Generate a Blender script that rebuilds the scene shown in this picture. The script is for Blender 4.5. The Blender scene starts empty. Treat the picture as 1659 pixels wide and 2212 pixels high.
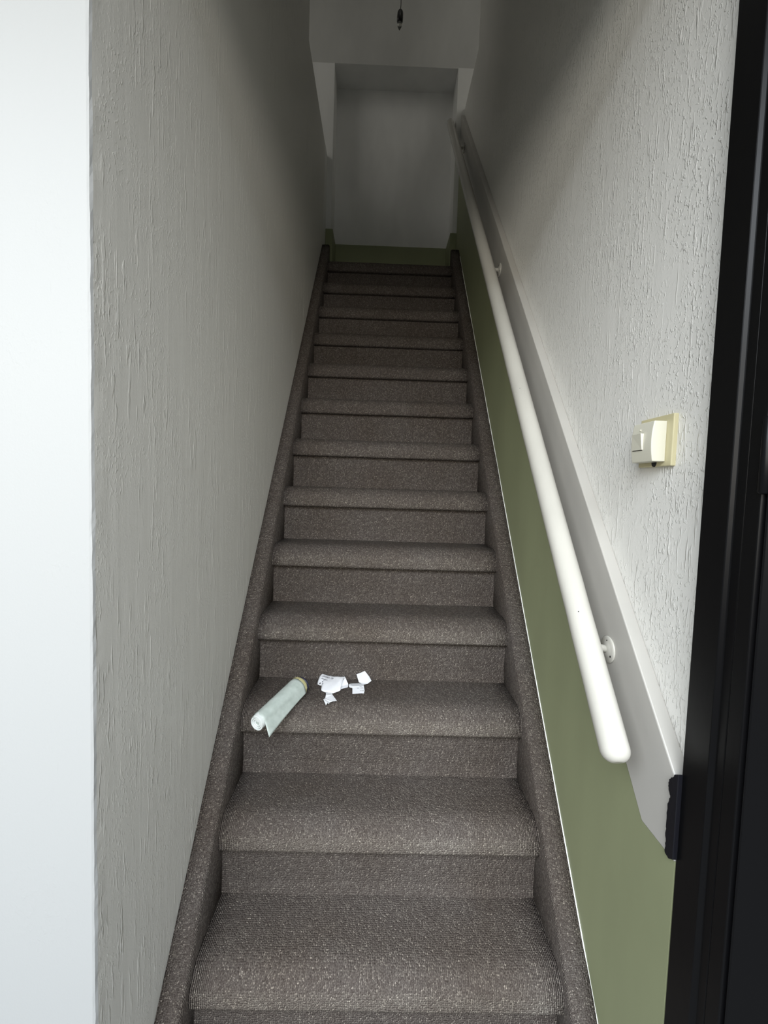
import bpy, bmesh, math, random
from mathutils import Vector, Matrix, noise

# ------------------------------------------------------------------ scene, camera, light
SC = bpy.context.scene
COL = SC.collection
rnd = random.Random(4)
SC.view_settings.view_transform = 'Standard'
SC.view_settings.look = 'None'
SC.view_settings.gamma = 1.0
SC.view_settings.use_curve_mapping = False
SC.view_settings.exposure = 0.0

# the origin of the scene is the eye point; the floor lies 1.149 m below it
cd = bpy.data.cameras.new('camera')
cd.sensor_fit = 'VERTICAL'; cd.sensor_height = 36.0
cd.lens = 950.0 * 36.0 / 2212.0
cd.clip_start = 0.02; cd.clip_end = 60
cam = bpy.data.objects.new('camera', cd); COL.objects.link(cam)
R_ = Vector((0.9994128, -0.0130868, 0.0316672)); U_ = Vector((-0.0308537, 0.0582829, 0.9978232)); F_ = Vector((0.0149039, 0.9982143, -0.0578449))
cam.matrix_world = Matrix(((R_.x, U_.x, -F_.x, 0), (R_.y, U_.y, -F_.y, 0), (R_.z, U_.z, -F_.z, 0), (0, 0, 0, 1)))
SC.camera = cam

W = bpy.data.worlds.new('overcast_sky'); SC.world = W; W.use_nodes = True
W.node_tree.nodes['Background'].inputs[0].default_value = (0.80, 0.90, 1.0, 1)
W.node_tree.nodes['Background'].inputs[1].default_value = 0.25

def area(name, loc, target, sx, sy, power, col):
    l = bpy.data.lights.new(name, 'AREA'); l.shape = 'RECTANGLE'; l.size = sx; l.size_y = sy
    l.energy = power; l.color = col
    o = bpy.data.objects.new(name, l); COL.objects.link(o); o.location = loc
    o.rotation_euler = (Vector(target) - Vector(loc)).to_track_quat('-Z', 'Y').to_euler()
    return o
# the viewer stands outside the street door: overcast sky above, paler light off the street below
area('overcast_sky_light', (-1.1, -3.6, 3.6), (0.0, 0.8, -0.3), 8.0, 3.8, 1120, (0.91, 0.97, 1.03))
area('street_bounce_light', (-0.6, -4.6, 0.45), (0.0, 0.8, 0.2), 8.0, 1.7, 270, (1.0, 0.95, 0.85))
# unseen fill lamps added upstairs to brighten the recess, over the low walls
area('upper_hall_fill', (0.0, 1.6, 3.45), (0.03, 3.0, 1.9), 0.9, 0.5, 0.45, (1.0, 0.98, 0.91))
area('upper_hall_fill_left', (-1.4, 2.1, 2.75), (0.2, 3.06, 1.8), 0.8, 0.8, 2.1, (1.0, 0.97, 0.90))
area('upper_hall_fill_right', (1.4, 2.1, 2.95), (-0.1, 3.06, 1.8), 0.8, 0.8, 2.1, (1.0, 0.97, 0.90))

# ------------------------------------------------------------------ helpers
def tag(o, label=None, cat=None, group=None, kind=None):
    if label: o['label'] = label
    if cat: o['category'] = cat
    if group: o['group'] = group
    if kind: o['kind'] = kind
    return o

def empty(name, loc=(0, 0, 0)):
    o = bpy.data.objects.new(name, None); COL.objects.link(o); o.location = loc
    o.empty_display_size = 0.05
    return o

def mesh(name, verts, faces, mat, parent=None, uvs=None, smooth=False, bevel=0, segs=2, solid=0):
    me = bpy.data.meshes.new(name)
    off = Vector(parent.location) if parent is not None and parent.parent is None else Vector((0, 0, 0))
    if parent is not None and parent.parent is not None:
        off = Vector(parent.parent.location)
    me.from_pydata([tuple(Vector(v) - off) for v in verts], [], faces)
    if uvs:
        l = me.uv_layers.new(name='UVMap')
        for lp in me.loops: l.data[lp.index].uv = uvs[lp.vertex_index]
    me.update()
    if smooth:
        for p in me.polygons: p.use_smooth = True
    if mat: me.materials.append(mat)
    o = bpy.data.objects.new(name, me); COL.objects.link(o)
    if parent: o.parent = parent
    bm = bmesh.new(); bm.from_mesh(me)
    if not uvs or True:
        bmesh.ops.recalc_face_normals(bm, faces=bm.faces)
    bm.to_mesh(me); bm.free()
    if solid:
        m = o.modifiers.new('thickness', 'SOLIDIFY'); m.thickness = solid; m.offset = 0
    if bevel:
        m = o.modifiers.new('bevel', 'BEVEL'); m.width = bevel; m.segments = segs; m.limit_method = 'ANGLE'; m.angle_limit = math.radians(35)
        m.harden_normals = False
    return o

def box(name, x0, x1, y0, y1, z0, z1, mat, parent=None, bevel=0, segs=2):
    v = [(x, y, z) for x in (x0, x1) for y in (y0, y1) for z in (z0, z1)]
    f = [(0, 1, 3, 2), (4, 6, 7, 5), (0, 4, 5, 1), (2, 3, 7, 6), (0, 2, 6, 4), (1, 5, 7, 3)]
    return mesh(name, v, f, mat, parent, bevel=bevel, segs=segs)

def prism_x(name, poly, x0, x1, mat, parent=None, bevel=0, segs=2):
    """polygon in (y,z) extruded along x"""
    n = len(poly)
    v = [(x0, y, z) for y, z in poly] + [(x1, y, z) for y, z in poly]
    f = [tuple(range(n)), tuple(range(2 * n - 1, n - 1, -1))] + [(i, (i + 1) % n, (i + 1) % n + n, i + n) for i in range(n)]
    return mesh(name, v, f, mat, parent, bevel=bevel, segs=segs)

def prism_z(name, poly, z0, z1, mat, parent=None, bevel=0, segs=2, nz=1, wob=None):
    """polygon in (x,y) extruded along z"""
    n = len(poly); v = []
    for k in range(nz + 1):
        z = z0 + (z1 - z0) * k / nz
        for i, (x, y) in enumerate(poly):
            dx, dy = wob(i, x, y, z) if wob else (0, 0)
            v.append((x + dx, y + dy, z))
    f = [tuple(range(n)), tuple(range((nz + 1) * n - 1, nz * n - 1, -1))]
    for k in range(nz):
        for i in range(n):
            j = (i + 1) % n
            f.append((k * n + i, k * n + j, (k + 1) * n + j, (k + 1) * n + i))
    return mesh(name, v, f, mat, parent, bevel=bevel, segs=segs)

def frame_of(d):
    d = Vector(d).normalized()
    a = Vector((0, 0, 1)) if abs(d.z) < 0.9 else Vector((1, 0, 0))
    u = d.cross(a).normalized(); w = u.cross(d).normalized()
    return u, w

def lathe(name, p0, p1, prof, mat, parent=None, seg=32, smooth=True):
    """prof: (t along p0->p1 in metres, radius)"""
    p0 = Vector(p0); p1 = Vector(p1); d = (p1 - p0).normalized(); u, w = frame_of(d)
    v = []; f = []
    for t, r in prof:
        for k in range(seg):
            a = 2 * math.pi * k / seg
            v.append(p0 + d * t + (u * math.cos(a) + w * math.sin(a)) * r)
    m = len(prof)
    for i in range(m - 1):
        for k in range(seg):
            k2 = (k + 1) % seg
            f.append((i * seg + k, i * seg + k2, (i + 1) * seg + k2, (i + 1) * seg + k))
    f.append(tuple(range(seg - 1, -1, -1))); f.append(tuple(range((m - 1) * seg, m * seg)))
    return mesh(name, v, f, mat, parent, smooth=smooth)

def tube(name, pts, rad, mat, parent=None, seg=12):
    pts = [Vector(p) for p in pts]; v = []; f = []
    rads = rad if isinstance(rad, (list, tuple)) else [rad] * len(pts)
    for i, p in enumerate(pts):
        d = pts[min(i + 1, len(pts) - 1)] - pts[max(i - 1, 0)]
        u, w = frame_of(d)
        for k in range(seg):
            a = 2 * math.pi * k / seg
            v.append(p + (u * math.cos(a) + w * math.sin(a)) * rads[i])
    for i in range(len(pts) - 1):
        for k in range(seg):
            k2 = (k + 1) % seg
            f.append((i * seg + k, i * seg + k2, (i + 1) * seg + k2, (i + 1) * seg + k))
    f.append(tuple(range(seg - 1, -1, -1))); f.append(tuple(range((len(pts) - 1) * seg, len(pts) * seg)))
    return mesh(name, v, f, mat, parent, smooth=True)

# ------------------------------------------------------------------ materials
def newmat(name, col, rough=0.5, spec=0.5):
    m = bpy.data.materials.new(name); m.use_nodes = True
    b = m.node_tree.nodes['Principled BSDF']
    b.inputs['Base Color'].default_value = (*col, 1); b.inputs['Roughness'].default_value = rough
    b.inputs['Specular IOR Level'].default_value = spec
    return m, m.node_tree, b

def N(nt, t, **kw):
    n = nt.nodes.new(t)
    for k, v in kw.items():
        if k.startswith('i_'):
            n.inputs[k[2:].replace('_', ' ')].default_value = v
        else: setattr(n, k, v)
    return n

def ramp(nt, src, p0, p1, c0=(0, 0, 0, 1), c1=(1, 1, 1, 1)):
    r = nt.nodes.new('ShaderNodeValToRGB')
    r.color_ramp.elements[0].position = p0; r.color_ramp.elements[1].position = p1
    r.color_ramp.elements[0].color = c0; r.color_ramp.elements[1].color = c1
    nt.links.new(src, r.inputs[0]); return r

def mth(nt, op, a, b=None):
    n = nt.nodes.new('ShaderNodeMath'); n.operation = op
    for i, s in enumerate((a, b)):
        if s is None: continue
        if isinstance(s, (int, float)): n.inputs[i].default_value = s
        else: nt.links.new(s, n.inputs[i])
    return n.outputs[0]

def coords(nt, scale, kind='Object', loc=(0, 0, 0)):
    tc = nt.nodes.new('ShaderNodeTexCoord'); mp = nt.nodes.new('ShaderNodeMapping')
    mp.inputs['Scale'].default_value = scale; mp.inputs['Location'].default_value = loc
    nt.links.new(tc.outputs[kind], mp.inputs['Vector']); return mp.outputs[0]

def plaster(name, col, streak=1.0, fine=1.0, rough=0.5, dens=0.55, m0=0.42, m1=0.62, und=0.8):
    """painted trowelled plaster: raised vertical runs and small crumbs of paint"""
    m, nt, b = newmat(name, col, rough, 0.5)
    def nz(scale, det, loc=(0, 0, 0)):
        q = N(nt, 'ShaderNodeTexNoise'); q.inputs['Scale'].default_value = 1; q.inputs['Detail'].default_value = det
        nt.links.new(coords(nt, scale, loc=loc), q.inputs['Vector']); return q.outputs['Fac']
    run = ramp(nt, nz((150, 150, 17), 2), dens, dens + 0.07).outputs[0]
    crumb = ramp(nt, nz((230, 230, 120), 2, (3, 1, 2)), 0.56, 0.66).outputs[0]
    mask = ramp(nt, nz((7, 7, 4), 2), m0, m1).outputs[0]
    mask2 = ramp(nt, nz((11, 11, 7), 2, (5, 5, 5)), m0 - 0.03, m1 - 0.03).outputs[0]
    a = mth(nt, 'MULTIPLY', mth(nt, 'MULTIPLY', run, mask), streak)
    c = mth(nt, 'MULTIPLY', mth(nt, 'MULTIPLY', crumb, mask2), fine)
    d = mth(nt, 'MULTIPLY', nz((36, 36, 4), 2), und)
    e = mth(nt, 'MULTIPLY', nz((300, 300, 260), 2), 0.12)
    h = mth(nt, 'ADD', mth(nt, 'ADD', mth(nt, 'ADD', a, c), d), e)
    bp = nt.nodes.new('ShaderNodeBump'); bp.inputs['Strength'].default_value = 0.9; bp.inputs['Distance'].default_value = 0.0012
    nt.links.new(h, bp.inputs['Height']); nt.links.new(bp.outputs[0], b.inputs['Normal'])
    return m

M = {}
M['wall'] = plaster('white_drawn_plaster', (0.79, 0.775, 0.725), 1.1, 0.35, 0.40, 0.60)
M['wall_r'] = plaster('white_crumbly_plaster', (0.81, 0.80, 0.76), 1.0, 0.9, 0.36, 0.60, 0.36, 0.54)
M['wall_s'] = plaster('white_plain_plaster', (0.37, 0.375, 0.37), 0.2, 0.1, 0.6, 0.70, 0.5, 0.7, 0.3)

def painted(name, col, rough=0.4, bump=0.15, spec=0.5):
    m, nt, b = newmat(name, col, rough, spec)
    n = N(nt, 'ShaderNodeTexNoise'); n.inputs['Scale'].default_value = 1; n.inputs['Detail'].default_value = 3
    nt.links.new(coords(nt, (90, 60, 30)), n.inputs['Vector'])
    bp = nt.nodes.new('ShaderNodeBump'); bp.inputs['Strength'].default_value = bump; bp.inputs['Distance'].default_value = 0.001
    nt.links.new(n.outputs['Fac'], bp.inputs['Height']); nt.links.new(bp.outputs[0], b.inputs['Normal'])
    n2 = N(nt, 'ShaderNodeTexNoise'); n2.inputs['Scale'].default_value = 7; n2.inputs['Detail'].default_value = 4
    nt.links.new(coords(nt, (1, 1, 0.4)), n2.inputs['Vector'])
    r = ramp(nt, n2.outputs['Fac'], 0.3, 0.7, tuple(c * 0.94 for c in col) + (1,), tuple(min(1, c * 1.05) for c in col) + (1,))
    nt.links.new(r.outputs[0], b.inputs['Base Color'])
    return m
M['green'] = painted('olive_green_paint', (0.275, 0.297, 0.172), 0.5)
M['grey'] = painted('warm_grey_paint', (0.50, 0.485, 0.45), 0.42)
M['niche'] = painted('white_wall_paint', (0.86, 0.86, 0.84), 0.7, 0.1)
M['niche_top_shade'] = painted('shaded_white_wall_paint', (0.60, 0.60, 0.575), 0.7, 0.1)  # darker copy of the white wall paint; shade above the recess coloured in
M['niche_dark'] = painted('grey_render', (0.16, 0.16, 0.155), 0.8, 0.1)
M['white_trim'] = painted('white_trim_paint', (0.88, 0.88, 0.85), 0.45, 0.05)
M['rail'] = painted('glossy_white_paint', (0.54, 0.525, 0.475), 0.17, 0.12)
M['black'] = painted('black_satin_paint', (0.003, 0.003, 0.0035), 0.34, 0.15, 0.2)
M['blacklump'] = painted('black_filler', (0.006, 0.006, 0.009), 0.5, 1.0, 0.3)
M['ivory'] = newmat('ivory_plastic', (0.70, 0.68, 0.57), 0.35)[0]
M['yellowed'] = newmat('yellowed_plastic', (0.58, 0.53, 0.33), 0.4)[0]
M['dark'] = newmat('dark_gap', (0.01, 0.01, 0.01), 0.7)[0]
M['paper'] = newmat('white_paper', (0.88, 0.89, 0.92), 0.6)[0]
M['ink'] = newmat('grey_ink', (0.13, 0.13, 0.16), 0.7)[0]
M['blackink'] = newmat('black_ink', (0.012, 0.012, 0.02), 0.6)[0]
M['tape'] = newmat('yellowed_tape', (0.50, 0.46, 0.24), 0.4)[0]
M['navy'] = newmat('dark_navy', (0.02, 0.02, 0.045), 0.4)[0]
M['socket'] = newmat('black_bakelite', (0.008, 0.008, 0.009), 0.35)[0]
M['cord'] = newmat('dark_cord', (0.05, 0.05, 0.045), 0.6)[0]
m, nt, b = newmat('bulb_glass', (0.75, 0.75, 0.7), 0.05); b.inputs['Transmission Weight'].default_value = 0.9; M['bulb'] = m
m, nt, b = newmat('frosted_film', (0.50, 0.56, 0.52), 0.38); b.inputs['Subsurface Weight'].default_value = 0.15
b.inputs['Subsurface Radius'].default_value = (0.004, 0.004, 0.004)
n = N(nt, 'ShaderNodeTexNoise'); n.inputs['Scale'].default_value = 60; n.inputs['Detail'].default_value = 4
nt.links.new(coords(nt, (1, 1, 1)), n.inputs['Vector'])
r = ramp(nt, n.outputs['Fac'], 0.25, 0.7, (0.42, 0.48, 0.44, 1), (0.56, 0.62, 0.58, 1)); nt.links.new(r.outputs[0], b.inputs['Base Color'])
bp = nt.nodes.new('ShaderNodeBump'); bp.inputs['Strength'].default_value = 0.4; bp.inputs['Distance'].default_value = 0.002
nt.links.new(n.outputs['Fac'], bp.inputs['Height']); nt.links.new(bp.outputs[0], b.inputs['Normal'])
M['film'] = m
M['filmend'] = newmat('white_rolled_film', (0.84, 0.88, 0.86), 0.35)[0]

def carpet():
    m, nt, b = newmat('looped_taupe_carpet', (0.15, 0.14, 0.13), 0.95, 0.1)
    # slightly wandering rows of yarn loops: u runs across the rows, v along them
    tc = nt.nodes.new('ShaderNodeTexCoord')
    nw = N(nt, 'ShaderNodeTexNoise'); nw.inputs['Scale'].default_value = 30; nw.inputs['Detail'].default_value = 2
    nt.links.new(tc.outputs['UV'], nw.inputs['Vector'])
    vm = nt.nodes.new('ShaderNodeVectorMath'); vm.operation = 'MULTIPLY_ADD'
    vm.inputs[1].default_value = (0.006, 0.006, 0)
    nt.links.new(nw.outputs['Color'], vm.inputs[0]); nt.links.new(tc.outputs['UV'], vm.inputs[2])
    mp = nt.nodes.new('ShaderNodeMapping'); mp.inputs['Scale'].default_value = (270, 215, 1)
    nt.links.new(vm.outputs[0], mp.inputs['Vector'])
    vo = N(nt, 'ShaderNodeTexVoronoi'); vo.voronoi_dimensions = '2D'; vo.inputs['Scale'].default_value = 1; vo.inputs['Randomness'].default_value = 0.55
    nt.links.new(mp.outputs[0], vo.inputs['Vector'])
    sep = nt.nodes.new('ShaderNodeSeparateColor'); nt.links.new(vo.outputs['Color'], sep.inputs[0])
    # twisted yarn: dark, mid and pale strands mixed inside every loop
    ny = N(nt, 'ShaderNodeTexNoise'); ny.inputs['Scale'].default_value = 1; ny.inputs['Detail'].default_value = 2
    mp2 = nt.nodes.new('ShaderNodeMapping'); mp2.inputs['Scale'].default_value = (560, 330, 1)
    nt.links.new(tc.outputs['UV'], mp2.inputs['Vector']); nt.links.new(mp2.outputs[0], ny.inputs['Vector'])
    mixv = mth(nt, 'ADD', mth(nt, 'MULTIPLY', sep.outputs[0], 0.27), mth(nt, 'ADD', mth(nt, 'MULTIPLY', ny.outputs['Fac'], 0.95), -0.12))
    r = nt.nodes.new('ShaderNodeValToRGB'); e = r.color_ramp.elements
    e[0].position = 0.22; e[0].color = (0.052, 0.042, 0.037, 1)
    e[1].position = 0.76; e[1].color = (0.48, 0.43, 0.37, 1)
    x = e.new(0.48); x.color = (0.112, 0.096, 0.087, 1)
    x = e.new(0.66); x.color = (0.176, 0.155, 0.138, 1)
    nt.links.new(mixv, r.inputs[0])
    n = N(nt, 'ShaderNodeTexNoise'); n.inputs['Scale'].default_value = 5; n.inputs['Detail'].default_value = 4
    nt.links.new(coords(nt, (1, 1, 1)), n.inputs['Vector'])
    s = ramp(nt, n.outputs['Fac'], 0.30, 0.72, (0.88, 0.84, 0.80, 1), (1.05, 1.05, 1.05, 1))
    mx = nt.nodes.new('ShaderNodeMix'); mx.data_type = 'RGBA'; mx.blend_type = 'MULTIPLY'; mx.inputs[0].default_value = 1
    nt.links.new(r.outputs[0], mx.inputs[6]); nt.links.new(s.outputs[0], mx.inputs[7])
    # paler band along the front edge of each tread, weaker up the flight
    at = nt.nodes.new('ShaderNodeAttribute'); at.attribute_name = 'edge_pale'
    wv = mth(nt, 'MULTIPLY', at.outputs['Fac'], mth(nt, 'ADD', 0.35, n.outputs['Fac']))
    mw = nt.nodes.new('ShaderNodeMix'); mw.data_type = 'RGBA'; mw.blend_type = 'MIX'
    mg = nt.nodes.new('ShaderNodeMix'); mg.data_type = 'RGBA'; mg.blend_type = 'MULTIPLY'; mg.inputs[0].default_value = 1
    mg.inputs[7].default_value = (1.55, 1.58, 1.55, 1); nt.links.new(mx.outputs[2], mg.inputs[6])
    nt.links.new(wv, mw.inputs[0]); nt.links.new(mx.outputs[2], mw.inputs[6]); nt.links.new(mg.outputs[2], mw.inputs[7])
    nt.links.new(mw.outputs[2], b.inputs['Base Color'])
    # loops stand up, rows sink between them
    sx = nt.nodes.new('ShaderNodeSeparateXYZ'); nt.links.new(mp.outputs[0], sx.inputs[0])
    row = mth(nt, 'COSINE', mth(nt, 'MULTIPLY', sx.outputs[0], 2 * math.pi))
    row = mth(nt, 'MULTIPLY', row, -0.30)
    d = mth(nt, 'MULTIPLY', vo.outputs['Distance'], -1.0)
    dd = mth(nt, 'ADD', mth(nt, 'ADD', d, row), mth(nt, 'MULTIPLY', ny.outputs['Fac'], 0.8))
    bp = nt.nodes.new('ShaderNodeBump'); bp.inputs['Strength'].default_value = 1.0; bp.inputs['Distance'].default_value = 0.0022
    nt.links.new(dd, bp.inputs['Height']); nt.links.new(bp.outputs[0], b.inputs['Normal'])
    return m
M['carpet'] = carpet()

# ------------------------------------------------------------------ stair geometry numbers
Y1, Z1, G, RZ = 0.7991, -0.9588, 0.1544, 0.19
XL, XR = -0.3368, 0.3951            # inner faces of the strings
WL, PX, WR = -0.3836, 0.4451, 0.468  # left wall face, panel face, right wall face
OV = 0.027                          # nosing overhang
FL = Z1 - RZ                        # floor level
SL = RZ / G
ys = lambda k: Y1 + G * (k - 1)
zs = lambda k: Z1 + RZ * (k - 1)
line = lambda y: Z1 + (y - Y1) * SL
UP = zs(13)                         # upper landing level
CZ = 1.16                           # underside of the lower ceiling

# ------------------------------------------------------------------ setting
def kindst(o): o['kind'] = 'structure'; return o
def face_mat(o, m, test):
    o.data.materials.append(m)
    for p in o.data.polygons:
        if test(p): p.material_index = 1
    return o

def corner_wob(i, x, y, z):
    s = 0.0010
    return (noise.noise(Vector((z * 38, i * 3.1, 0))) * s + noise.noise(Vector((z * 9, i, 7))) * s,
            noise.noise(Vector((z * 38, i * 3.1, 5))) * s * 0.5)
# left wall: front face turned towards the street door, small rounded corner, then the side of the stairwell
r0 = 0.005
poly = [(-1.45, 0.597), (WL - r0, 0.597), (WL - r0 * 0.35, 0.597 + r0 * 0.2), (WL, 0.597 + r0), (WL, 0.62), (WL, 1.2), (WL, 2.16), (-0.50, 2.16), (-0.50, 0.72), (-1.45, 0.72)]
def wobL(i, x, y, z):
    return corner_wob(i, x, y, z) if i in (2, 3) else (0, 0)
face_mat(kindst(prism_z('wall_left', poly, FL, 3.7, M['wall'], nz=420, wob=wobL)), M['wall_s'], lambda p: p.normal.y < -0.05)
# low wall beside the upper flight, open above it
kindst(box('wall_left_parapet', -0.50, WL, 2.16, 2.78, FL, 2.05, M['wall'], bevel=0.003))
kindst(box('trim_1', -0.50, WL, 2.78, 2.89, FL, 2.06, M['white_trim']))
# right wall
rr = 0.012
poly = [(WR, 2.50), (WR, 1.4), (WR, 0.66), (WR, 0.60 + rr), (WR + 0.003, 0.604), (WR + rr, 0.600), (0.62, 0.600), (0.62, 2.50)]
def wobR(i, x, y, z):
    return corner_wob(i, x, y, z) if i in (3, 4, 5) else (0, 0)
kindst(prism_z('wall_right', poly, FL, 3.7, M['wall_r'], nz=300, wob=wobR))
kindst(box('wall_right_parapet', WR, 0.62, 2.50, 2.89, FL, 2.372, M['wall_r'], bevel=0.003))
# street side of the entry: return wall, lower ceiling, floor
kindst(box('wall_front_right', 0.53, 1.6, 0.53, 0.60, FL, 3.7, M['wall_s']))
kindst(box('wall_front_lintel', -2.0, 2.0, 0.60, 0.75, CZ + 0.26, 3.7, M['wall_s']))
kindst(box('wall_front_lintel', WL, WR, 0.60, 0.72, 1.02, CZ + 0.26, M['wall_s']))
kindst(box('sky_block_slab', -1.6, 1.6, -0.50, 0.595, 1.30, 1.42, M['wall_s']))  # unseen slab, added to keep high sky light off the entry
kindst(box('low_light_blocker', -4.0, 4.0, -1.75, -1.60, FL, -0.10, M['niche_dark']))  # unseen wall, added to block low light from the bottom steps
kindst(box('ceiling', WL, WR, 0.60, 1.03, CZ, CZ + 0.26, M['niche']))
kindst(box('floor', -1.6, 0.62, -1.6, 3.3, FL - 0.1, FL, M['niche_dark']))
kindst(box('ceiling_upper', -2.0, 2.0, 0.6, 3.3, 3.70, 3.80, M['niche']))
kindst(box('floor_upper_left', -2.0, -0.50, 0.75, 2.89, 1.14, 1.32, M['niche']))
kindst(box('floor_upper_right', 0.62, 2.0, 0.75, 2.89, 1.14, 1.32, M['niche']))
kindst(box('wall_upper_left', -2.0, -1.9, 0.6, 3.3, 1.32, 3.7, M['niche']))
kindst(box('wall_upper_right', 1.9, 2.0, 0.6, 3.3, 1.32, 3.7, M['niche']))
# end wall with a shallow recess
NX0, NX1, NY, NB, NT = -0.350, 0.4180, 2.89, 3.065, 2.612
def endwall():
    bm_v = []; bm_f = []
    def bx(x0, x1, y0, y1, z0, z1):
        s = len(bm_v)
        bm_v.extend([(x, y, z) for x in (x0, x1) for y in (y0, y1) for z in (z0, z1)])
        bm_f.extend([tuple(i + s for i in q) for q in [(0, 1, 3, 2), (4, 6, 7, 5), (0, 4, 5, 1), (2, 3, 7, 6), (0, 2, 6, 4), (1, 5, 7, 3)]])
    bx(-1.9, NX0, NY, 3.2, UP - 0.2, NT)
    bx(NX1, 1.9, NY, 3.2, UP - 0.2, NT)
    bx(NX0, NX1, NB, 3.2, UP - 0.2, NT)
    bx(-0.398, 1.9, NY, 3.2, NT, 3.7)
    bx(-1.9, -0.398, NY + 0.012, 3.2, NT, 3.7)
    return mesh('wall_back', bm_v, bm_f, M['niche'])
face_mat(kindst(endwall()), M['niche_top_shade'], lambda p: p.center.z > NT + 0.01)
kindst(box('trim_2', NX1, 0.56, NY - 0.006, NY, 1.60, NT, M['white_trim'], bevel=0.001))
kindst(box('floor_landing', WL, PX + 0.02, 2.70, 3.06, UP - 0.15, UP - 0.001, M['carpet']))
BH = 1.612
kindst(box('baseboard_back', NX0 + 0.012, NX1 - 0.012, NB - 0.013, NB, UP - 0.002, BH, M['green'], bevel=0.003))
def lbase(name, xs, side):
    # board that wraps from the recess side onto the face of the wall
    if side < 0:
        p = [(NX0, NB), (NX0, NY), (WL + 0.001, NY), (WL + 0.001, NY - 0.013), (NX0 + 0.013, NY - 0.013), (NX0 + 0.013, NB)]
    else:
        p = [(NX1, NB), (NX1, NY - 0.006), (PX, NY - 0.006), (PX, NY - 0.019), (NX1 - 0.013, NY - 0.019), (NX1 - 0.013, NB)]
    return kindst(prism_z(name, p, UP - 0.002, BH, M['green'], bevel=0.002))
lbase('baseboard_left', None, -1)
lbase('baseboard_right', None, 1)

# ------------------------------------------------------------------ staircase
stairs = empty('staircase', (0.0, 0.72, FL))
tag(stairs, 'steep straight staircase covered in speckled taupe loop carpet, rising between white walls', 'staircase')

def sheet_x(name, prof, x0, x1, parent, nx=14, u0=0.0, sag=0.0012, seed=0):
    """closed profile in (y,z) swept across x with arc-length uvs; slightly uneven like stretched carpet"""
    n = len(prof); v = []; uv = []
    arc = [0]
    for i in range(1, n): arc.append(arc[-1] + math.dist(prof[i], prof[i - 1]))
    for j in range(nx + 1):
        x = x0 + (x1 - x0) * j / nx
        for i, (y, z) in enumerate(prof):
            q = Vector((x * 6, y * 6 + seed * 3.7, z * 6))
            v.append((x, y + noise.noise(q) * sag, z + noise.noise(q + Vector((9, 0, 0))) * sag))
            uv.append((x + 1, arc[i] + seed * 0.531))
    f = []
    for j in range(nx):
        for i in range(n - 1):
            f.append((j * n + i, j * n + i + 1, (j + 1) * n + i + 1, (j + 1) * n + i))
        f.append((j * n + n - 1, j * n, (j + 1) * n, (j + 1) * n + n - 1))
    f.append(tuple(range(n))); f.append(tuple(range((nx + 1) * n - 1, nx * n - 1, -1)))
    return mesh(name, v, f, M['carpet'], parent, uvs=uv)

TH = 0.071
for k in range(1, 14):
    y, z = ys(k), zs(k)
    yb = ys(k + 1) + OV + 0.012 if k < 13 else 2.705
    # flat top, rounded nosing, short underside
    R1, R2, H1 = 0.056, 0.010, 0.043
    prof = []
    nb = 8
    for i in range(nb + 1): prof.append((yb + (y + R1 - yb) * i / nb, z))
    for i in range(1, 9):
        a = math.pi / 2 * i / 8; prof.append((y + R1 - math.sin(a) * R1, z - H1 + math.cos(a) * H1))
    prof.append((y + 0.0005, z - 0.052))
    for i in range(0, 5):
        a = math.pi / 2 * i / 4; prof.append((y + R2 - math.cos(a) * R2, z - TH + R2 - math.sin(a) * R2))
    prof.append((y + OV + 0.012, z - TH)); prof.append((yb, z - TH + 0.01))
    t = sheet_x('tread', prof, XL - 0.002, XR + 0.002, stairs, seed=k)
    for p in t.data.polygons: p.use_smooth = len(p.vertices) == 4
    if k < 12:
        wa = t.data.attributes.new('edge_pale', 'FLOAT', 'POINT'); fade = max(0.0, 1.0 - max(0, k - 3) * 0.2)
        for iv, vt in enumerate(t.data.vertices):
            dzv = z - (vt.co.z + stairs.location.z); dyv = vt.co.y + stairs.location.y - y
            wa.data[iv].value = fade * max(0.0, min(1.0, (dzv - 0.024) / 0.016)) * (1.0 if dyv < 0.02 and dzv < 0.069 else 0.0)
    zl = z - RZ if k > 1 else FL
    yo = y + OV
    prof = [(yo, z - TH + 0.004), (yo, z - 0.10), (yo + 0.001, zl + 0.03), (yo - 0.003, zl - 0.001), (yo + 0.010, zl - 0.001), (yo + 0.011, z - TH + 0.004)]
    rz = sheet_x('riser', prof, XL - 0.002, XR + 0.002, stairs, seed=k + 20)

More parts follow.
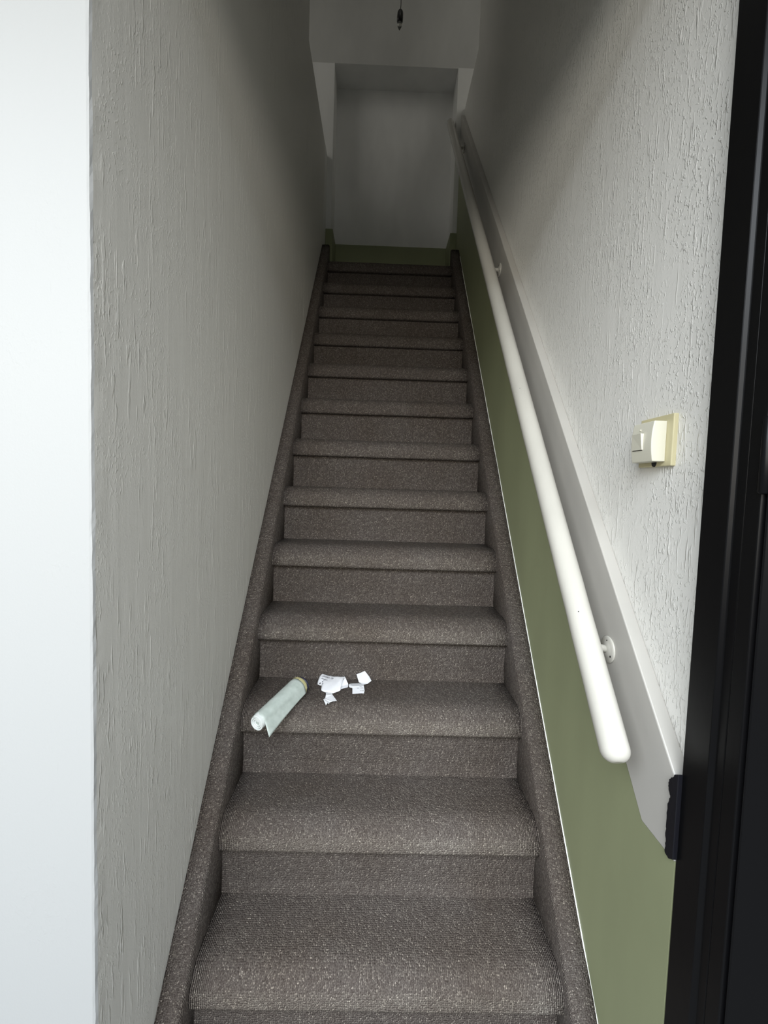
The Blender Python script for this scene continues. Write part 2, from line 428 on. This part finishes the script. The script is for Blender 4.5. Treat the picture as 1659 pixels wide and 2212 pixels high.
def string(name, x0, x1, inner):
    """sloping carpeted string; inner = +1 when the inner edge is at x1"""
    nL = 60; ya, yb = 0.56, 2.752
    prof_cols = []
    v = []; uv = []
    xi, xo = (x1, x0) if inner > 0 else (x0, x1)
    s = 1 if inner > 0 else -1
    L = math.hypot(1, SL)
    for j in range(nL + 1):
        y = ya + (yb - ya) * j / nL
        z = line(y) + 0.004 + noise.noise(Vector((y * 7, x0 * 10, 0))) * 0.0012
        al = y * L
        w = noise.noise(Vector((y * 9, x0 * 9, 4))) * 0.0012
        pts = [(xo, z - 0.001, 0), (xo + (xi - xo) * 0.5, z, abs(xi - xo) * 0.5), (xi - s * 0.009 + w, z, abs(xi - xo) - 0.009),
               (xi - s * 0.003 + w, z - 0.003, abs(xi - xo) - 0.001), (xi + w, z - 0.010, abs(xi - xo) + 0.007), (xi, z - 0.10, abs(xi - xo) + 0.1),
               (xi, z - 0.36, abs(xi - xo) + 0.36), (xo, z - 0.36, abs(xi - xo) + 0.40)]
        for (x, zz, u) in pts:
            v.append((x, y, max(zz, FL))); uv.append((al, u + 3))
    n = 8; f = []
    for j in range(nL):
        for i in range(n):
            i2 = (i + 1) % n
            f.append((j * n + i, j * n + i2, (j + 1) * n + i2, (j + 1) * n + i))
    f.append(tuple(range(n))); f.append(tuple(range((nL + 1) * n - 1, nL * n - 1, -1)))
    o = mesh(name, v, f, M['carpet'], stairs, uvs=uv)
    for p in o.data.polygons: p.use_smooth = len(p.vertices) == 4
    return o
string('string_board', WL + 0.0005, XL, 1)
string('string_board', XR, PX - 0.0005, -1)

# ------------------------------------------------------------------ wall panel along the right side
panel = empty('wall_panel', (PX, 0.62, FL))
tag(panel, 'sloping painted panel on the right wall, olive green below and warm grey above', 'wall panel')
A = lambda y: -0.294 + (y - 0.705) * 1.2085
YA, YE = 0.600, NY - 0.02
gy, gz = 0.679, -0.529
dz = A(0.7345) + 0.462              # height of the grey band
Gz = lambda y: A(y) - dz
yk = 0.705 + (gz + dz + 0.294) / 1.2085
low = [(YA, FL), (YA, gz), (yk, gz), (YE, Gz(YE)), (YE, UP - 0.01), (2.70, UP - 0.01)]
prism_x('lower_panel', [(YA, FL), (YA, gz), (yk, gz), (YE, Gz(YE)), (YE, UP - 0.15), (1.5, FL)], PX, WR, M['green'], panel)['label'] = 'olive green lower part'
prism_x('upper_panel', [(YA, gz), (YA, A(YA)), (YE, A(YE)), (YE, Gz(YE)), (yk, gz)], PX - 0.0008, WR, M['grey'], panel, bevel=0.0022, segs=2)['label'] = 'warm grey upper band with top ledge'
v = []; f = []; nn_ = 90
for i in range(nn_ + 1):
    y = 0.62 + (2.70 - 0.62) * i / nn_; z = line(y) + 0.003
    w_ = 0.00005 + 0.0026 * max(0.0, 0.02 + noise.noise(Vector((y * 17, 2, 0)))) * (1 if y < 1.35 else 0.3)
    v += [(PX - 0.0022, y, z), (PX - 0.0022, y, z + w_), (PX + 0.001, y, z + w_ + 0.0012), (PX + 0.001, y, z)]
for i in range(nn_):
    for k in range(4):
        k2 = (k + 1) % 4; f.append((i * 4 + k, i * 4 + k2, (i + 1) * 4 + k2, (i + 1) * 4 + k))
f.append((3, 2, 1, 0)); f.append((nn_ * 4, nn_ * 4 + 1, nn_ * 4 + 2, nn_ * 4 + 3))
mesh('sealant_line', v, f, M['white_trim'], panel)['label'] = 'thin cream sealant line along the carpet edge'
# ------------------------------------------------------------------ handrail
rail = empty('handrail', (0.385, 0.665, -0.40))
tag(rail, 'round glossy white handrail running up the right wall on short brackets', 'handrail')
rl = lambda y: Vector((0.3843 + (y - 0.7) * 0.0005, y, -0.3573 + (y - 0.7) * 1.2018))
p0, p1 = rl(0.6515), rl(2.935); Lr = (p1 - p0).length; R0 = 0.0225
prof = [(0.0005, 0.006)]
for i in range(1, 9):
    a = math.pi / 2 * i / 8; prof.append((0.019 * (1 - math.cos(a)), 0.004 + (R0 - 0.004) * math.sin(a)))
nseg = 60
for i in range(1, nseg): prof.append((0.019 + (Lr - 0.038) * i / nseg, R0 + 0.0002 * math.sin(i * 2.7)))
for i in range(8, 0, -1):
    a = math.pi / 2 * i / 8; prof.append((Lr - 0.019 * (1 - math.cos(a)), 0.004 + (R0 - 0.004) * math.sin(a)))
lathe('rail', p0, p1, prof, M['rail'], rail, seg=40)
for yb, zb in ((0.808, -0.293), (1.749, 0.850), (2.704, 2.003)):
    c = Vector((PX - 0.001, yb, zb))
    br = lathe('bracket', c, c + Vector((-1, 0, 0)), [(0, 0.0245), (0.002, 0.0250), (0.0035, 0.0235), (0.004, 0.018), (0.0055, 0.014), (0.007, 0.010)], M['rail'], rail, seg=36)
    q = rl(yb + 0.012)
    tube('bracket_arm', [c + Vector((-0.003, 0, 0)), c + Vector((-0.020, 0.002, 0.004)), c + Vector((-0.040, 0.006, 0.016)), Vector((q.x + 0.006, yb + 0.012, q.z - 0.024)), Vector((q.x, yb + 0.014, q.z - 0.012))],
         [0.0075, 0.006, 0.006, 0.0065, 0.007], M['rail'], rail, seg=14)
    for (dy, dzz, rr_) in ((-0.014, -0.0085, 0.0026), (0.0, 0.0165, 0.0018), (0.0125, -0.010, 0.0018)):
        cc = c + Vector((-0.0040, dy, dzz))
        lathe('screw_hole', cc, cc + Vector((-1, 0, 0)), [(0, rr_), (0.0008, rr_ * 0.8)], M['dark'], br, seg=10)
# chips in the paint
for yy, zz in ((1.179, 0.296), (0.800, -0.226)):
    q = rl(yy); cdir = (Vector((0, 0, 0)) - q).normalized(); ax = (p1 - p0).normalized(); cdir = (cdir - ax * cdir.dot(ax)).normalized()
    t = (Vector((0.365, yy, zz)) - p0).dot(ax); s_ = p0 + ax * t + cdir * (R0 - 0.0004)
    lathe('paint_chip', s_, s_ + cdir, [(0, 0.0012), (0.0006, 0.0008)], M['dark'], rail, seg=8)

# ------------------------------------------------------------------ light switch
sw = empty('light_switch', (WR, 0.735, 0.087))
tag(sw, 'ivory surface-mounted rocker light switch on a yellowed square plate on the right wall', 'light switch')
box('back_plate', 0.4605, WR + 0.001, 0.6915, 0.7785, 0.0472, 0.1300, M['yellowed'], sw, bevel=0.0015)['label'] = 'yellowed square back plate'
# housing: bowed front, square outline
n = 12; v = []
y0_, y1_, zb_, zt_ = 0.7065, 0.7720, 0.0545, 0.1195
def fx(yy, zz):
    a = (zz - zb_) / (zt_ - zb_) * 2 - 1; c_ = (yy - y0_) / (y1_ - y0_)
    x = 0.4365 + 0.0035 * a * a
    if c_ > 0.86: x += (c_ - 0.86) / 0.14 * 0.007
    return x
cols = [0, 0.2, 0.4, 0.6, 0.8, 0.86, 0.93, 1.0]; f = []
for ci in cols:
    yy = y0_ + (y1_ - y0_) * ci
    for i in range(n + 1):
        zz = zb_ + (zt_ - zb_) * i / n; v.append((fx(yy, zz), yy, zz))
m1 = n + 1
for a in range(len(cols) - 1):
    for i in range(n): f.append((a * m1 + i, a * m1 + i + 1, (a + 1) * m1 + i + 1, (a + 1) * m1 + i))
base = len(v)
for ci in cols:
    yy = y0_ + (y1_ - y0_) * ci
    v.append((0.4605, yy, zb_)); v.append((0.4605, yy, zt_))
K = len(cols)
for a in range(K - 1):
    f.append((a * m1, (a + 1) * m1, base + 2 * (a + 1), base + 2 * a))
    f.append((a * m1 + n, (a + 1) * m1 + n, base + 2 * (a + 1) + 1, base + 2 * a + 1))
f.append(tuple([i for i in range(n + 1)] + [base + 1, base]))
f.append(tuple([(K - 1) * m1 + i for i in range(n + 1)] + [base + 2 * (K - 1) + 1, base + 2 * (K - 1)]))
f.append(tuple([base, base + 1, base + 2 * (K - 1) + 1, base + 2 * (K - 1)]))
mesh('housing', v, f, M['ivory'], sw, bevel=0.0012)
# rocker, pressed in at its far side
ra, rb, rc, rd = 0.7295, 0.7585, 0.0745, 0.1015
box('gap', 0.4362, 0.4375, ra + 0.001, rb - 0.001, rc - 0.0010, rd + 0.0006, M['dark'], sw)
v = [(0.4352, ra, rc), (0.4318, ra, rd), (0.4356, rb, rc), (0.4335, rb, rd), (0.440, ra - 0.0005, rc), (0.440, ra - 0.0005, rd), (0.440, rb, rc), (0.440, rb, rd)]
mesh('rocker', v, [(0, 1, 3, 2), (4, 6, 7, 5), (0, 2, 6, 4), (1, 5, 7, 3), (0, 4, 5, 1), (2, 3, 7, 6)], M['ivory'], sw, bevel=0.0004)
lathe('marker_dot', (0.4385, 0.7395, 0.1075), (0.43, 0.7395, 0.1075), [(0, 0.0016), (0.0021, 0.0013), (0.0024, 0.0006)], M['ivory'], sw, seg=10)
# knock-out hole in the plate under the housing
lathe('cable_hole', (0.461, 0.7340, 0.0535), (0.45, 0.7340, 0.0535), [(0, 0.0068), (0.0009, 0.0066)], M['dark'], sw, seg=20)

# ------------------------------------------------------------------ black door frame and open door on the right
door = empty('door_1', (0.49, 0.55, FL)); kindst(door)
DT = 1.02
def dpost(name, pl, bevel=0.0015): return prism_z(name, pl, FL, DT, M['black'], door, bevel=bevel, segs=2)
dpost('door_frame', [(PX, 0.598), (0.53, 0.598), (0.53, 0.505), (0.4555, 0.505), (0.4555, 0.532), (0.4505, 0.534), (0.4505, 0.548), (PX, 0.552)], 0.0012)
box('door_frame_head', WL + 0.02, 0.53, 0.505, 0.598, 0.99, 1.05, M['black'], door, bevel=0.002)
dpost('frame_bead', [(0.4485, 0.5315), (0.4485, 0.5095), (0.4560, 0.5075), (0.4560, 0.5325)], 0.0015)
leaf = prism_z('door_leaf', [(0.4500, 0.5040), (0.4800, 0.5260), (1.110, -0.100), (1.080, -0.135)], FL + 0.01, 0.93, M['black'], door, bevel=0.003)
for zc in (-0.75, 0.05, 0.72):
    lathe('hinge', (0.4475, 0.5060, zc - 0.045), (0.4475, 0.5060, zc + 0.045), [(0, 0.004), (0.002, 0.0055), (0.088, 0.0055), (0.09, 0.004)], M['black'], door, seg=14)
# ragged black filler where the frame was sealed against the wall panel
pp = [(0.5962, -0.3948), (0.603, -0.3995), (0.6086, -0.4074), (0.614, -0.4139), (0.6163, -0.4211), (0.6145, -0.429), (0.6106, -0.4368), (0.6122, -0.444), (0.6143, -0.4508), (0.6150, -0.4654), (0.6138, -0.4826), (0.6142, -0.497), (0.6131, -0.5111), (0.6148, -0.5247), (0.6055, -0.5275), (0.5957, -0.5221)]
fine = []
for i in range(len(pp)):
    a, b_ = pp[i], pp[(i + 1) % len(pp)]
    for s in (0, 0.25, 0.5, 0.75):
        q = (a[0] + (b_[0] - a[0]) * s, a[1] + (b_[1] - a[1]) * s)
        fine.append((q[0] + (rnd.uniform(-1, 1) * 0.0009 if q[0] > 0.6 else 0), q[1] + rnd.uniform(-1, 1) * 0.0006))
fl_ = prism_x('filler_patch', fine, PX - 0.0065, PX + 0.001, M['blacklump'], door, bevel=0.0015)
fl_['label'] = 'ragged matt black filler'

# ------------------------------------------------------------------ pendant bulb in the upper stairwell
pen = empty('pendant_light', (0.0385, 2.40, 3.70))
tag(pen, 'bare bulb in a black socket hanging on a thin dark cord above the upper steps', 'light')
tube('cord', [(0.040, 2.40, 3.70), (0.0405, 2.40, 3.1), (0.0385, 2.40, 2.60), (0.0400, 2.40, 2.49), (0.0402, 2.40, 2.462), (0.0385, 2.40, 2.440)], 0.0019, M['cord'], pen, seg=8)
lathe('socket', (0.0390, 2.40, 2.446), (0.0368, 2.40, 2.37), [(0, 0.003), (0.006, 0.006), (0.012, 0.0125), (0.022, 0.0150), (0.045, 0.0160), (0.062, 0.0150), (0.066, 0.0120)], M['socket'], pen, seg=24)
lathe('bulb', (0.0372, 2.40, 2.383), (0.0358, 2.40, 2.335), [(0, 0.010), (0.010, 0.0118), (0.018, 0.0118), (0.026, 0.0090), (0.033, 0.0050), (0.040, 0.0018)], M['bulb'], pen, seg=20)

# ------------------------------------------------------------------ roll of plastic film bags
ca, cb = Vector((-0.2735, 1.030, -0.5765)), Vector((-0.1985, 1.186, -0.5545))
roll = empty('plastic_bag_roll', (ca.x, 1.12, -0.579))
tag(roll, 'used roll of pale green translucent plastic bags lying askew on a carpeted step', 'roll')
ax = (cb - ca).normalized(); Lb = (cb - ca).length
sd = Vector((ax.y, -ax.x, 0)).normalized()      # towards the right
upv = sd.cross(ax).normalized()
if upv.z < 0: upv = -upv
# rolled layers, slightly lumpy
nA, nS = 24, 44; v = []; f = []
for j in range(nA + 1):
    t = j / nA
    r_ = 0.0182 + 0.0062 * min(1, t * 1.15)
    for k in range(nS):
        a = 2 * math.pi * k / nS
        rr_ = r_ * (1 + 0.035 * noise.noise(Vector((math.cos(a) * 1.5, math.sin(a) * 1.5, t * 5))))
        v.append(ca + ax * (Lb * (0.004 + t * 0.935)) + sd * math.cos(a) * rr_ + upv * math.sin(a) * rr_)
for j in range(nA):
    for k in range(nS):
        k2 = (k + 1) % nS; f.append((j * nS + k, j * nS + k2, (j + 1) * nS + k2, (j + 1) * nS + k))
f.append(tuple(range(nS))); f.append(tuple(range((nA + 1) * nS - 1, nA * nS - 1, -1)))
mesh('film_roll', v, f, M['film'], roll, smooth=True)
# spiral end of the roll: wound strip with a small hollow
v = []; f = []; turns = 3.2; nT = 120
for i in range(nT + 1):
    t = i / nT; a = t * turns * 2 * math.pi + 0.6; r_ = 0.0045 + 0.0140 * t
    d = sd * math.cos(a) + upv * math.sin(a)
    for (dr, da) in ((-0.0016, -0.004 + 0.003 * (1 - t)), (-0.0016, 0.012), (0.0016, 0.012), (0.0016, -0.004 + 0.003 * (1 - t))):
        v.append(ca + d * (r_ + dr) + ax * da)
for i in range(nT):
    for k in range(4):
        k2 = (k + 1) % 4; f.append((i * 4 + k, i * 4 + k2, (i + 1) * 4 + k2, (i + 1) * 4 + k))
f.append((3, 2, 1, 0)); f.append((nT * 4, nT * 4 + 1, nT * 4 + 2, nT * 4 + 3))
mesh('roll_end', v, f, M['filmend'], roll, smooth=False, bevel=0.0006)['label'] = 'white wound end'
# loose outer layer: over the top, down the right side, its near corner hanging over the nosing
v = []; f = []; nJ, nK = 22, 22
for j in range(nJ + 1):
    t = j / nJ
    rb_ = 0.0196 + 0.0066 * min(1, t * 1.1)
    for k in range(nK + 1):
        s = k / nK
        a = math.radians(112) - s * math.radians(112)     # from just past the top to the right side
        p = ca + ax * (Lb * (0.03 + t * 0.90))
        wave = 0.0006 * noise.noise(Vector((s * 4, t * 7, 1)))
        if s <= 0.7:
            a = math.radians(125) - (s / 0.7) * math.radians(115)
            p = p + (sd * math.cos(a) + upv * math.sin(a)) * (rb_ + wave)
        else:
            q = (s - 0.7) / 0.3
            a = math.radians(10)
            flare = (1 - t) ** 1.3
            p = p + (sd * math.cos(a) + upv * math.sin(a)) * (rb_ + wave) + (Vector((0, 0, -1)) * (0.012 + 0.018 * flare) + sd * (0.004 + 0.013 * flare) + ax * (0.004 * flare * -1)) * q
        v.append(p)
for j in range(nJ):
    for k in range(nK):
        f.append((j * (nK + 1) + k, j * (nK + 1) + k + 1, (j + 1) * (nK + 1) + k + 1, (j + 1) * (nK + 1) + k))
mesh('loose_layer', v, f, M['film'], roll, smooth=True, solid=0.0004)
c1 = ca + ax * (Lb * 0.93)
lathe('tape_band', c1, cb, [(0, 0.0262), (0.002, 0.0266), (0.008, 0.0264), (0.012, 0.0245), (0.0135, 0.021), (0.014, 0.012)], M['tape'], roll, seg=14, smooth=False)['label'] = 'yellowish paper band'
c2 = ca + ax * (Lb * 1.005) + sd * 0.0035 + upv * 0.000
lathe('far_end_disc', c2, c2 + ax, [(0, 0.020), (0.002, 0.0222), (0.005, 0.0222), (0.008, 0.019)], M['navy'], roll, seg=28)['label'] = 'dark navy disc at the far end'  # thin dark navy disc just past the tape band

# ------------------------------------------------------------------ torn papers on the same step
BACK= [(-0.1537, 1.28, -0.5646), (-0.1488, 1.28, -0.561), (-0.1369, 1.28, -0.5643), (-0.1161, 1.2712, -0.5638), (-0.0984, 1.2639, -0.5608), (-0.081, 1.2588, -0.5588)]
FRONT= [(-0.1591, 1.2418, -0.5758), (-0.1496, 1.2322, -0.5748), (-0.1439, 1.2289, -0.5738), (-0.1426, 1.2037, -0.5758), (-0.1289, 1.1925, -0.5758), (-0.1073, 1.1882, -0.5758), (-0.0984, 1.1958, -0.5758), (-0.0883, 1.2045, -0.5748), (-0.0889, 1.2183, -0.5688)]
UNDER= [(-0.0811, 1.261, -0.5598), (-0.0791, 1.2604, -0.5628), (-0.0691, 1.2447, -0.5748), (-0.0691, 1.2271, -0.5758), (-0.0892, 1.2155, -0.5768), (-0.0997, 1.224, -0.5758), (-0.097, 1.2668, -0.5748)]
P2= [(-0.1288, 1.2025, -0.5758), (-0.1135, 1.2042, -0.5758), (-0.1076, 1.1769, -0.5748), (-0.0931, 1.1482, -0.5768), (-0.1032, 1.1427, -0.5758), (-0.111, 1.1385, -0.5768), (-0.1138, 1.1272, -0.5758), (-0.1161, 1.1318, -0.5748), (-0.1193, 1.1228, -0.5768), (-0.1292, 1.1463, -0.5728), (-0.1272, 1.1515, -0.5738), (-0.1256, 1.1595, -0.5758), (-0.1253, 1.1719, -0.5728)]
P3a= [(-0.0606, 1.2534, -0.5768), (-0.027, 1.2568, -0.5768), (-0.0247, 1.2436, -0.5748), (-0.0235, 1.2298, -0.5718), (-0.055, 1.223, -0.5708)]
P3b= [(-0.055, 1.223, -0.5708), (-0.0235, 1.2298, -0.5718), (-0.0205, 1.2051, -0.5748), (-0.0222, 1.1937, -0.5768), (-0.0287, 1.1947, -0.5768), (-0.0539, 1.1893, -0.5768), (-0.0556, 1.2171, -0.5728)]
P3c= [(-0.0606, 1.2534, -0.5768), (-0.0661, 1.2423, -0.5728), (-0.0672, 1.2292, -0.5728), (-0.0635, 1.2217, -0.5738), (-0.0556, 1.2171, -0.5728), (-0.055, 1.223, -0.5708)]
P4= [(-0.0476, 1.28, -0.5605), (-0.0388, 1.28, -0.5573), (-0.0242, 1.28, -0.5503), (-0.0216, 1.28, -0.5513), (-0.0133, 1.28, -0.5616), (-0.0081, 1.28, -0.5672), (-0.0023, 1.2612, -0.5708), (-0.0122, 1.2474, -0.5728), (-0.0238, 1.2393, -0.5728), (-0.0387, 1.2513, -0.5718)]

def resample(pl, n):
    pl = [Vector(p) for p in pl]; d = [0]
    for i in range(1, len(pl)): d.append(d[-1] + (pl[i] - pl[i - 1]).length)
    o = []
    for k in range(n + 1):
        t = d[-1] * k / n
        for i in range(1, len(pl)):
            if t <= d[i] + 1e-9:
                q = (t - d[i - 1]) / max(1e-9, d[i] - d[i - 1]); o.append(pl[i - 1].lerp(pl[i], q)); break
    return o

def ruled(name, A_, B_, mat, parent, bulge=0.0, n=26, m_=10, seed=0):
    a = resample(A_, n); b2 = resample(B_, n); v = []; f = []
    for i in range(n + 1):
        for j in range(m_ + 1):
            t = j / m_; p = a[i].lerp(b2[i], t)
            p.z += bulge * math.sin(math.pi * t) + 0.0012 * noise.noise(Vector((i * 0.3, j * 0.5, seed)))
            v.append(p)
    for i in range(n):
        for j in range(m_):
            f.append((i * (m_ + 1) + j, i * (m_ + 1) + j + 1, (i + 1) * (m_ + 1) + j + 1, (i + 1) * (m_ + 1) + j))
    return mesh(name, v, f, mat, parent, smooth=True, solid=0.0003)

def polys(name, lists, mat, parent=None):
    """torn flat pieces meeting at creases"""
    bm = bmesh.new()
    for L in lists:
        vs = [bm.verts.new(p) for p in L]; bm.faces.new(vs)
    bmesh.ops.remove_doubles(bm, verts=bm.verts, dist=0.0002)
    bmesh.ops.triangulate(bm, faces=bm.faces)
    bm.normal_update()
    for fc in bm.faces:
        if fc.normal.z < 0: fc.normal_flip()
    vs = [tuple(v_.co) for v_ in bm.verts]; bm.verts.index_update()
    fs = [tuple(v_.index for v_ in fc.verts) for fc in bm.faces]; bm.free()
    return mesh(name, vs, fs, mat, parent, solid=0.0003)

def text_mesh(name, s, size, org, xdir, nrm, mat, parent, squash=1.0):
    c = bpy.data.curves.new(name, 'FONT'); c.body = s; c.size = size; c.extrude = 0.00005
    o = bpy.data.objects.new(name + '_tmp', c); COL.objects.link(o)
    dg = bpy.context.evaluated_depsgraph_get(); me = bpy.data.meshes.new_from_object(o.evaluated_get(dg))
    bpy.data.objects.remove(o); bpy.data.curves.remove(c)
    x = Vector(xdir).normalized(); nn = Vector(nrm).normalized(); y = nn.cross(x).normalized(); nn = x.cross(y)
    off = Vector(parent.location)
    for v_ in me.vertices:
        v_.co = Vector(org) - off + x * v_.co.x + y * v_.co.y * squash + nn * v_.co.z
    me.materials.clear(); me.materials.append(mat)
    o = bpy.data.objects.new(name, me); COL.objects.link(o); o.parent = parent
    return o

lab = empty('torn_paper', (-0.115, 1.235, -0.579))
tag(lab, 'largest torn paper, a curled white address label with printed lines, beside the plastic bag roll', 'paper', 'torn paper scraps on the step')
sheet = ruled('sheet', BACK, FRONT, M['paper'], lab, bulge=0.0035, seed=2)
polys('folded_flap', [UNDER], M['paper'], lab)
def onsheet(px, py, lift=0.0009):
    best = None
    for v_ in sheet.data.vertices:
        w = v_.co + Vector(lab.location); d = (w.x - px) ** 2 + (w.y - py) ** 2
        if best is None or d < best[0]: best = (d, w.z)
    return best[1] + lift
tx = Vector((-0.1105, 1.2475)) - Vector((-0.1500, 1.2700))
z1_, z2_ = onsheet(-0.1470, 1.262, 0.0016), onsheet(-0.1105, 1.2475, 0.0016)
text_mesh('printed_text', 'nkelaan 70', 0.0088, (-0.1480, 1.2630, z1_ + 0.0008), (tx.x, tx.y, (z2_ - z1_)), (0, -0.15, 1), M['ink'], lab, 1.15)
z3_ = onsheet(-0.140, 1.250, 0.0018)
text_mesh('printed_text', 'Almere', 0.0075, (-0.1500, 1.2515, z3_ + 0.0006), (tx.x, tx.y, 0.0), (0, -0.1, 1), M['ink'], lab, 1.15)
for (cx, cy, w_, h_, an) in ((-0.1500, 1.2375, 0.0040, 0.0050, 20), (-0.1435, 1.2405, 0.0048, 0.0028, 50), (-0.1400, 1.2440, 0.0040, 0.0016, 60), (-0.1418, 1.2310, 0.0052, 0.0030, 25)):
    vv = []
    for k in range(7):
        a = 2 * math.pi * k / 7; q = rnd.uniform(0.75, 1.1)
        dx, dy = w_ / 2 * math.cos(a) * q, h_ / 2 * math.sin(a) * q; c_, s_ = math.cos(math.radians(an)), math.sin(math.radians(an))
        x_, y_ = cx + dx * c_ - dy * s_, cy + dx * s_ + dy * c_
        vv.append((x_, y_, onsheet(x_, y_, 0.0011)))
    mesh('printed_mark', vv, [tuple(range(7))], M['blackink'], lab, solid=0.0002)

s2 = polys('torn_paper', [P2], M['paper'])
tag(s2, 'small jagged white paper scrap lying just in front of the curled address label', 'paper', 'torn paper scraps on the step')
s3 = empty('torn_paper', (-0.04, 1.215, -0.579))
tag(s3, 'creased white paper scrap with faint print, right of the curled label', 'paper', 'torn paper scraps on the step')
polys('sheet', [P3a, P3b, P3c], M['paper'], s3)
for (x_, y_, l_, w_) in ((-0.0355, 1.2225, 0.006, 0.0010), (-0.0330, 1.2145, 0.008, 0.0010), (-0.0420, 1.2120, 0.005, 0.0012), (-0.0295, 1.1985, 0.008, 0.0012), (-0.0325, 1.1970, 0.0012, 0.003)):
    zz = -0.5715
    mesh('printed_mark', [(x_, y_, zz), (x_ + l_, y_ + 0.0010, zz), (x_ + l_, y_ + w_ + 0.0010, zz), (x_, y_ + w_, zz)], [(0, 1, 2, 3)], M['ink'], s3, solid=0.0002)
s4 = polys('torn_paper', [P4], M['paper'])
tag(s4, 'blank white squarish paper scrap leaning at the riser, rightmost of the scraps', 'paper', 'torn paper scraps on the step')
